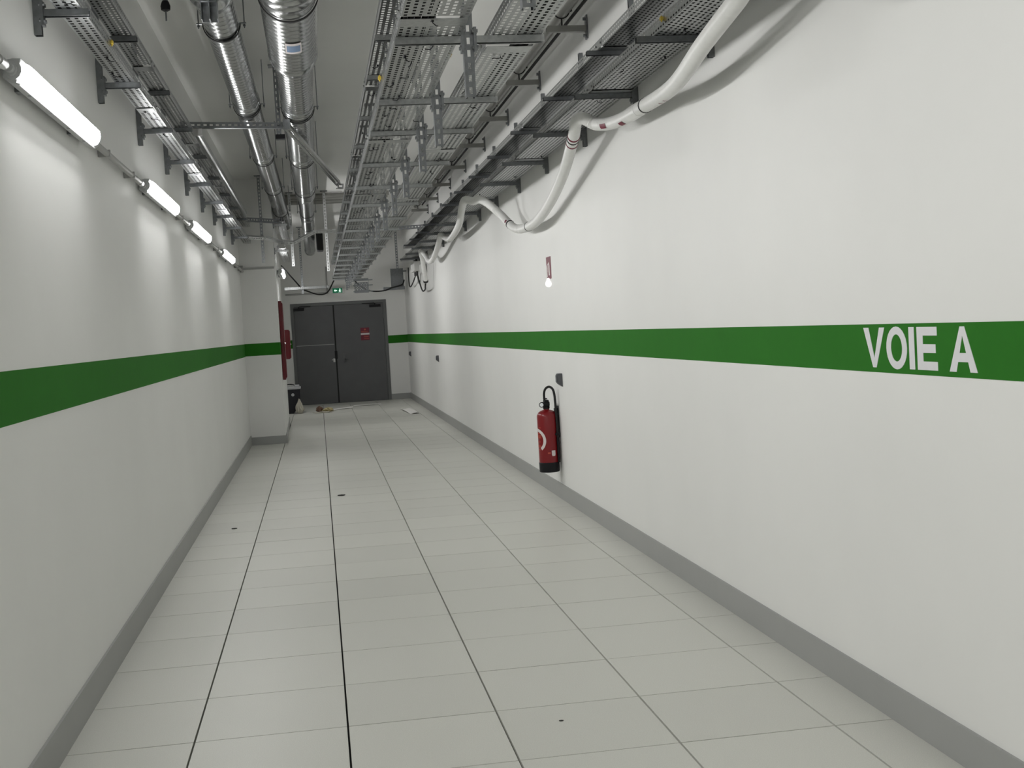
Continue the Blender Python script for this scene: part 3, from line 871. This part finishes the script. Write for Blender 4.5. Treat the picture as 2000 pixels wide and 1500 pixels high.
# black cables hanging near the hose end, and the white junction box
def cable(label, p, r=.009, m=RUBBER):
    return tag(MB().tube(spline(p, .03), r, 8).build('cable', m, None, True), label, 'cable')
cable('black cable looping below the end of the white hose', [(2.5, 16.8, 2.42), (2.5, 16.95, 2.33), (2.53, 17.4, 2.285), (2.55, 18.2, 2.30), (2.56, 18.9, 2.50), (2.55, 19.3, 2.75)], .014)
cable('black cable loop left of the white junction box at the far right wall', [(2.56, 19.4, 2.70), (2.55, 20.2, 2.55), (2.55, 21.1, 2.48), (2.55, 21.4, 2.60), (2.56, 21.5, 2.9)], .013)
cable('thin pale cable hanging below the white junction box', [(2.58, 18.6, 2.70), (2.58, 18.9, 2.50), (2.58, 19.3, 2.48), (2.58, 19.6, 2.66)], .007, PIPE)
jb = thing('junction_box', 'white junction box high on the far right wall beside the hose', 'box', (2.56, 19.5, 2.80))
MB().bbox(-.07, .08, -.45, .45, -.09, .10, .012).build('box_body', WPLAS, jb)
a = MB()
for yy in (-.2, .2): a.cyl((.0, yy, .10), (.0, yy, .15), .025, 10); a.cyl((0, yy, -.16), (0, yy, -.09), .025, 10)
a.build('cable_gland', BLACK, jb)
tag(MB().bbox(2.53, 2.62, 18.0, 18.35, 2.62, 2.78, .01).build('junction_box', WPLAS), 'small pale box just right of the white junction box', 'box')

# ------------------------------------------------------------------ far end clutter
tray_f = thing('cable_tray', 'perforated tray crossing left to right just before the end wall', 'cable tray', (-.06, 22.35, 2.59), 'perforated cable trays')
a = tray_section(.20, .054, .95); a.move(Matrix.Translation((0, .2, 0)) @ Matrix.Rotation(-PI / 2, 4, 'Z')); a.build('tray_section', GALV, tray_f)
te = thing('wall_trunking', 'grey trunking along the end wall above the door, bending up', 'trunking', (0, YE, 2.545))
MB().bbox(-.09, .88, -.03, 0, -.018, .018, .003).build('channel', CONDUIT, te)
MB().bbox(.845, .88, -.03, 0, .018, .60, .003).build('channel', CONDUIT, te)
cable('black cable slumping from the pillar side towards the far cross tray', [(-.02, 19.5, 2.95), (.05, 21.0, 2.90), (.20, 22.2, 2.74), (.31, 22.62, 2.61), (.40, 22.66, 2.565), (.655, 22.66, 2.47), (.85, 22.66, 2.51), (1.0, 22.3, 2.74)], .015)
cable('black cable sagging above the double door from the middle trays to the right', [(1.38, 22.1, 2.83), (1.45, 22.7, 2.75), (1.598, 23.0, 2.606), (1.78, 23.0, 2.51), (1.965, 23.0, 2.484), (2.15, 23.0, 2.50), (2.277, 23.0, 2.548), (2.50, 22.9, 2.60), (2.55, 22.8, 2.7)], .015)
tv = thing('cable_tray', 'dark tray riser hanging down at the far end of the middle trays', 'cable tray', (1.42, 22.10, 2.44), 'perforated cable trays')
a = tray_section(.31, .054, .31); a.move(Matrix.Rotation(PI / 2, 4, 'X')); a.build('tray_section', GALVD, tv)
for z in (.03, .16, .27): MB().box(-.02, .40, -.03, -.01, z - .012, z + .012).build('cross_bar', GALVD, tv)
rv = thing('cable_tray', 'dark vertical tray riser in the far right corner by the door', 'cable tray', (2.28, 23.2, 2.50), 'perforated cable trays')
a = tray_section(.28, .06, .48); a.move(Matrix.Rotation(PI / 2, 4, 'X')); a.build('tray_section', GALVD, rv)
MB().bbox(-.18, .30, -.12, -.0, .0, .07, .004).build('bottom_plate', GALVD, rv)
MB().box(.2, XR - 2.28, .0, .03, .40, .43).build('wall_strut', GALVD, rv)
MB().box(.0, .28, .01, .02, .06, .48).build('back_sheet', GALVD, rv)
rp = hanger('slotted post at the far right holding the riser in the corner', 2.10, 18.0, 2.72)
rb = thing('cross_channel', 'dark double channel crossing to the right wall tray far back', 'cable tray', (0, 0, 0))
profile((1.95, 16.4, 3.32), (2.46, 16.2, 3.32), 'channel', GALVD, rb, ref=(0, -1, 0), w_=.06, d_=.05)
tag(MB().bbox(.67, .80, 19.6, 20.1, 3.22, 3.62, .03).build('insulated_box', RUBBER), 'black insulated block right of the far end of the thick duct', 'box')

# sprinkler-like sensor hanging at the top left
sp = thing('ceiling_sensor', 'small hanging sprinkler head near the ceiling, left of the thin duct', 'sprinkler', (-.165, 2.5, 3.5))
MB().cyl((0, 0, .03), (0, 0, ZC - 3.5), .016, 12).build('drop_pipe', GALV, sp, True)
MB().lathe([(.012, -.02), (.026, -.012), (.028, .01), (.02, .035), (.016, .04)], 16).build('head_body', BLACK, sp, True)
a = MB(); a.cyl((0, 0, -.075), (0, 0, -.015), .005, 8); a.build('deflector_stem', GALVD, sp)

# ------------------------------------------------------------------ sockets and sign on the right wall
def socket(label, y, z):
    t = thing('wall_socket', label, 'socket', (XR, y, z), 'grey sockets on the right wall')
    prof = [(0, -.065), (0, .05), (-.036, .05), (-.044, .042), (-.044, -.030), (-.030, -.045)]
    MB().prism([(x, z_) for x, z_ in prof], 'y', -.034, .034).build('socket_body', SOCK, t)
    MB().bbox(-.050, -.042, -.029, .029, -.025, .036, .003).build('flap_lid', SOCK, t)
    return t
socket('grey wall socket just above the fire extinguisher', 5.62, 1.075)
copy_thing(bpy.data.objects['wall_socket'], (XR, 16.75, 1.06), 'grey wall socket halfway down the right wall below the stripe')
copy_thing(bpy.data.objects['wall_socket'], (XR, 23.3, 1.05), 'grey wall socket at the far end of the right wall')
sg = thing('extinguisher_sign', 'small red extinguisher sign on the right wall above the stripe', 'sign', (XR, 5.93, 1.955))
MB().box(-.004, 0, -.10, .10, 0, .195).build('sign_panel', MAROON, sg)
a = MB()
a.prism([(-.05, .03), (.0, .03), (.0, .115), (-.012, .135), (-.038, .135), (-.05, .115)], 'x', -.0055, -.004)
a.prism([(-.035, .137), (.03, .12), (.034, .06), (.042, .06), (.038, .13), (-.03, .15)], 'x', -.0055, -.004)
a.prism([(.055, .02), (.085, .02), (.085, .11), (.075, .13), (.06, .11)], 'x', -.0055, -.004)
a.build('pictogram', PALE, sg)
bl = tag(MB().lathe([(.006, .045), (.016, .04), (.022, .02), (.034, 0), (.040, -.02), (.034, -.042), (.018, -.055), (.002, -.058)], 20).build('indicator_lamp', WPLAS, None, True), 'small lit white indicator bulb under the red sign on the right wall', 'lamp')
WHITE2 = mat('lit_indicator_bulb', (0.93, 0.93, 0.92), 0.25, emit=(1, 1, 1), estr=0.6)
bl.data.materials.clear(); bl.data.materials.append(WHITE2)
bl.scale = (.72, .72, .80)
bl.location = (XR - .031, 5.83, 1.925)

# ------------------------------------------------------------------ fire extinguisher
fx = thing('fire_extinguisher', 'red fire extinguisher with black base hanging on the right wall', 'fire extinguisher', (2.535, 5.87, .25))
R_ = .088
MB().lathe([(R_ - .004, .06), (R_, .075), (R_, .495), (R_ - .003, .512), (R_ - .012, .527), (R_ - .032, .542), (.026, .552), (.024, .565)], 40).build('cylinder', REDM, fx, True)
MB().lathe([(R_ - .006, 0), (R_ + .002, .006), (R_ + .003, .085), (R_ - .002, .09)], 40).build('base_ring', BLACK, fx, True)
v = MB()
v.lathe([(.028, .56), (.03, .565), (.03, .585), (.022, .59), (.02, .61)], 20); v.bbox(-.026, .026, -.045, .03, .585, .625, .008); v.bbox(-.018, .018, -.05, .045, .622, .64, .006)
v.build('valve', BLACK, fx)
a = MB(); a.bbox(-.014, .014, .02, .085, .61, .618, .003); a.bbox(-.012, .012, -.005, .085, .645, .653, .003); a.build('lever', BLACK, fx)
gx = Vector((-.045, -.045, .60))
d_ = Vector((-.45, -.9, 0)).normalized()
MB().tube([gx - d_ * .01, gx + d_ * .012], .024, 20).build('gauge_body', BLACK, fx)
MB().tube([gx + d_ * .012, gx + d_ * .014], .017, 20).build('gauge_face', GAUGE, fx)
hq = [(-.012, -.01, .62), (-.016, -.012, .66), (-.016, -.016, .70), (-.004, -.03, .738), (.025, -.045, .756), (.055, -.055, .735), (.068, -.060, .68), (.072, -.062, .58), (.076, -.062, .45), (.078, -.062, .30)]
MB().tube(spline(hq, .012), .0105, 12).build('hose', RUBBER, fx, True)
MB().tube([(.078, -.062, .31), (.079, -.062, .24), (.079, -.062, .12), (.078, -.062, .085)], [.013, .014, .013, .010], 12).build('nozzle', BLACK, fx, True)
a = MB(); a.box(.070, .105, -.02, .02, .52, .56); a.box(.098, .105, -.03, .03, .30, .58); a.build('wall_hook', BLACK, fx)
MB().bbox(.055, .098, -.078, -.045, .325, .345, .004).build('hose_clip', BLACK, fx)
def on_body(poly_fn, name, m, off=.0012):
    mb = MB()
    fine = []
    for q in poly_fn:
        n = max(1, int((max(p[0] for p in q) - min(p[0] for p in q)) / .008))
        lerp = lambda a, b, t: (a[0] + (b[0] - a[0]) * t, a[1] + (b[1] - a[1]) * t)
        for k in range(n):
            fine.append([lerp(q[0], q[1], k / n), lerp(q[0], q[1], (k + 1) / n), lerp(q[3], q[2], (k + 1) / n), lerp(q[3], q[2], k / n)])
    for quad in fine:
        mb.add([((R_ + off) * math.cos(s_ / R_ + PI), (R_ + off) * math.sin(s_ / R_ + PI), z) for s_, z in quad], [(0, 1, 2, 3)])
    o = mb.build(name, m, fx)
    if name == 'small_print': o['kind'] = 'stuff'
    return o
ringq = []
RI, RO, ZM = .080, .106, .285
for k in range(36):
    a0, a1 = -PI * .30 + PI * 1.25 * k / 36, -PI * .30 + PI * 1.25 * (k + 1) / 36
    ringq.append([(RI * math.cos(a0), ZM + RI * math.sin(a0)), (RO * math.cos(a0), ZM + RO * math.sin(a0)), (RO * math.cos(a1), ZM + RO * math.sin(a1)), (RI * math.cos(a1), ZM + RI * math.sin(a1))])
on_body(ringq, 'white_ring_print', PALE)
tx = []
for z, s0, s1 in ((.345, .0, .05), (.325, .0, .06), (.315, .0, .062), (.305, .0, .06), (.27, .0, .05), (.235, 0, .055), (.225, 0, .05), (.20, .02, .045), (.395, .03, .06)):
    n = 5
    for k in range(n):
        u0, u1 = s0 + (s1 - s0) * k / n, s0 + (s1 - s0) * (k + .8) / n
        tx.append([(u0, z), (u1, z), (u1, z + .007), (u0, z + .007)])
on_body(tx, 'small_print', SALMON)
on_body([[(.150, .160), (.186, .160), (.186, .195), (.150, .195)], [(.154, .146), (.182, .146), (.186, .160), (.150, .160)]], 'white_seal_print', PALE)
on_body([[(.116, .168), (.14, .168), (.14, .18), (.116, .18)]], 'small_print', SALMON)

# ------------------------------------------------------------------ red cabinets on the pillar side
def sidex(y): return 0.02 - 0.11 * (y - YP) / (YE - YP)
rc = thing('red_cabinet', 'tall narrow red wall cabinet just beyond the pillar edge', 'cabinet', (sidex(14.6) + .004, 14.6, .93), rz=math.atan2(.11, 10.2))
MB().bbox(0, .045, -.28, .28, 0, 1.20, .006).build('cabinet_body', CABR, rc)
MB().bbox(.045, .06, -.26, .26, .03, 1.17, .004).build('door', CABR, rc)
MB().cyl((.06, -.2, .55), (.075, -.2, .55), .014, 10).build('lock', CHROME, rc)
r2 = thing('red_cabinet', 'smaller red wall cabinet between the tall red one and the door', 'cabinet', (sidex(17.6) + .004, 17.6, 1.19), rz=math.atan2(.11, 10.2))
MB().bbox(0, .095, -.24, .24, 0, .52, .008).build('cabinet_body', CABR, r2)
MB().bbox(.095, .11, -.22, .22, .02, .50, .004).build('door', CABR, r2)
MB().cyl((.11, -.18, .26), (.125, -.18, .26), .012, 10).build('knob', PALE, r2)

# ------------------------------------------------------------------ things on the floor by the door
cs = thing('tool_case', 'black case with pale grey lid standing on the floor by the door', 'case', (-.02, 21.25, 0))
a = MB()
a.prism([(-.16, 0), (.02, 0), (.06, .06), (.09, .22), (.17, .30), (.175, .50), (-.16, .50)], 'y', -.20, .22)
a.build('case_body', CASEM, cs)
a = MB(); a.bbox(-.165, .185, -.21, .23, .50, .545, .01)
a.bbox(-.15, -.06, -.19, .1, .545, .575, .01); a.bbox(.06, .16, -.19, .1, .545, .585, .01)
a.build('lid', LIDM, cs)
MB().tube(spline([(-.15, -.05, .56), (-.10, -.06, .60), (0, -.06, .605), (.06, -.05, .58), (.10, -.05, .55)], .02), .010, 10).build('handle', BLACK, cs, True)
MB().tube([(0.02, -.205, .39), (.02, -.198, .39)], .032, 16).build('round_badge', LIDM, cs)

def blob(name, loc, sx, sy, h, m, seed, n=10, pinch=0.0):
    rnd = random.Random(seed)
    bm = bmesh.new()
    bmesh.ops.create_icosphere(bm, subdivisions=4, radius=1)
    off = [rnd.uniform(0, 6.28) for _ in range(8)]
    for v_ in bm.verts:
        x, y, z = v_.co
        f = 1 + .16 * math.sin(4 * x + off[0] + 2 * y) + .13 * math.sin(6 * y + off[1] + 3 * z) + .09 * math.sin(9 * x + off[2] + 5 * z) + .05 * math.sin(17 * y + off[3] + 11 * x)
        zz = max(0.0, z * .5 + .5 + .08 * math.sin(7 * x + off[4]) * math.cos(5 * y + off[5]))
        tp = 1 - pinch * zz
        v_.co = (x * f * sx * tp, y * f * sy * tp, zz * h)
    mb = MB().bm(bm)
    o = mb.build(name, m, None, True); o.location = loc
    return o
tag(blob('plastic_bag', (.125, 21.0, 0), .125, .14, .30, BAGM, 3, pinch=.75), 'beige plastic bag slumped against the black case', 'bag')
tag(blob('rag', (.52, 21.12, 0), .085, .13, .115, RAGB, 11, pinch=.4), 'crumpled dark brown rag on the floor before the double door', 'rag')
tag(blob('rag', (.70, 21.08, 0), .135, .17, .085, RAGY, 21, pinch=.4), 'crumpled tan rag beside the brown one on the floor', 'rag')
tag(blob('rag', (.60, 20.75, 0), .20, .06, .025, BAGM, 31, pinch=.2), 'flat beige cloth edge lying in front of the rags', 'rag')
def sheet(pts_, label, m=PAPER, curl=.01):
    mb = MB()
    n = 6
    A, B, Cc, D = [Vector(p) for p in pts_]
    for j in range(n + 1):
        for i in range(n + 1):
            u, v_ = i / n, j / n
            p = (A * (1 - u) + B * u) * (1 - v_) + (D * (1 - u) + Cc * u) * v_
            mb.v.append((p.x, p.y, .002 + curl * abs(math.sin(3 * u + 2 * v_))))
    k = (n + 1) ** 2
    mb.v += [(x, y, z - .0015) for x, y, z in mb.v[:k]]
    for j in range(n):
        for i in range(n):
            q = (j * (n + 1) + i, j * (n + 1) + i + 1, (j + 1) * (n + 1) + i + 1, (j + 1) * (n + 1) + i)
            mb.f.append(q); mb.f.append(tuple(x + k for x in reversed(q)))
    per = [i for i in range(n + 1)] + [(j + 1) * (n + 1) + n for j in range(n)] + [n * (n + 1) + i for i in range(n - 1, -1, -1)] + [j * (n + 1) for j in range(n - 1, 0, -1)]
    for a_ in range(len(per)):
        b_ = per[(a_ + 1) % len(per)]
        mb.f.append((per[a_], b_, b_ + k, per[a_] + k))
    return tag(mb.build('paper_sheet', m, None, True), label, 'paper', 'papers on the floor by the door')
sheet([(.80, 21.3, 0), (1.22, 21.75, 0), (1.24, 22.2, 0), (.82, 21.75, 0)], 'white paper sheet just right of the rags on the floor')
sheet([(1.25, 22.35, 0), (1.86, 22.3, 0), (1.86, 22.55, 0), (1.27, 22.6, 0)], 'long pale strip lying close to the double door')
sheet([(2.22, 18.5, 0), (2.40, 18.62, 0), (2.31, 20.06, 0), (2.12, 20.08, 0)], 'white paper sheet near the right skirting, far end', curl=.02)
# small dark specks on the floor
for k, (x, y, s_) in enumerate(((.71, 7.26, .028), (-.208, 5.62, .018), (1.43, -.21, .007))):
    a = MB().bm((lambda b: (bmesh.ops.create_icosphere(b, subdivisions=1, radius=1), b)[1])(bmesh.new()))
    a.move(Matrix.Diagonal((s_ * 1.6, s_, s_ * .25, 1)))
    o = a.build('debris_chip', RUBBER); o.location = (x, y, s_ * .2)
    tag(o, ['dark chip on the floor in the second tile column, mid corridor', 'dark chip on the floor beside the left skirting', 'tiny dark chip on the near floor tiles'][k], 'debris')
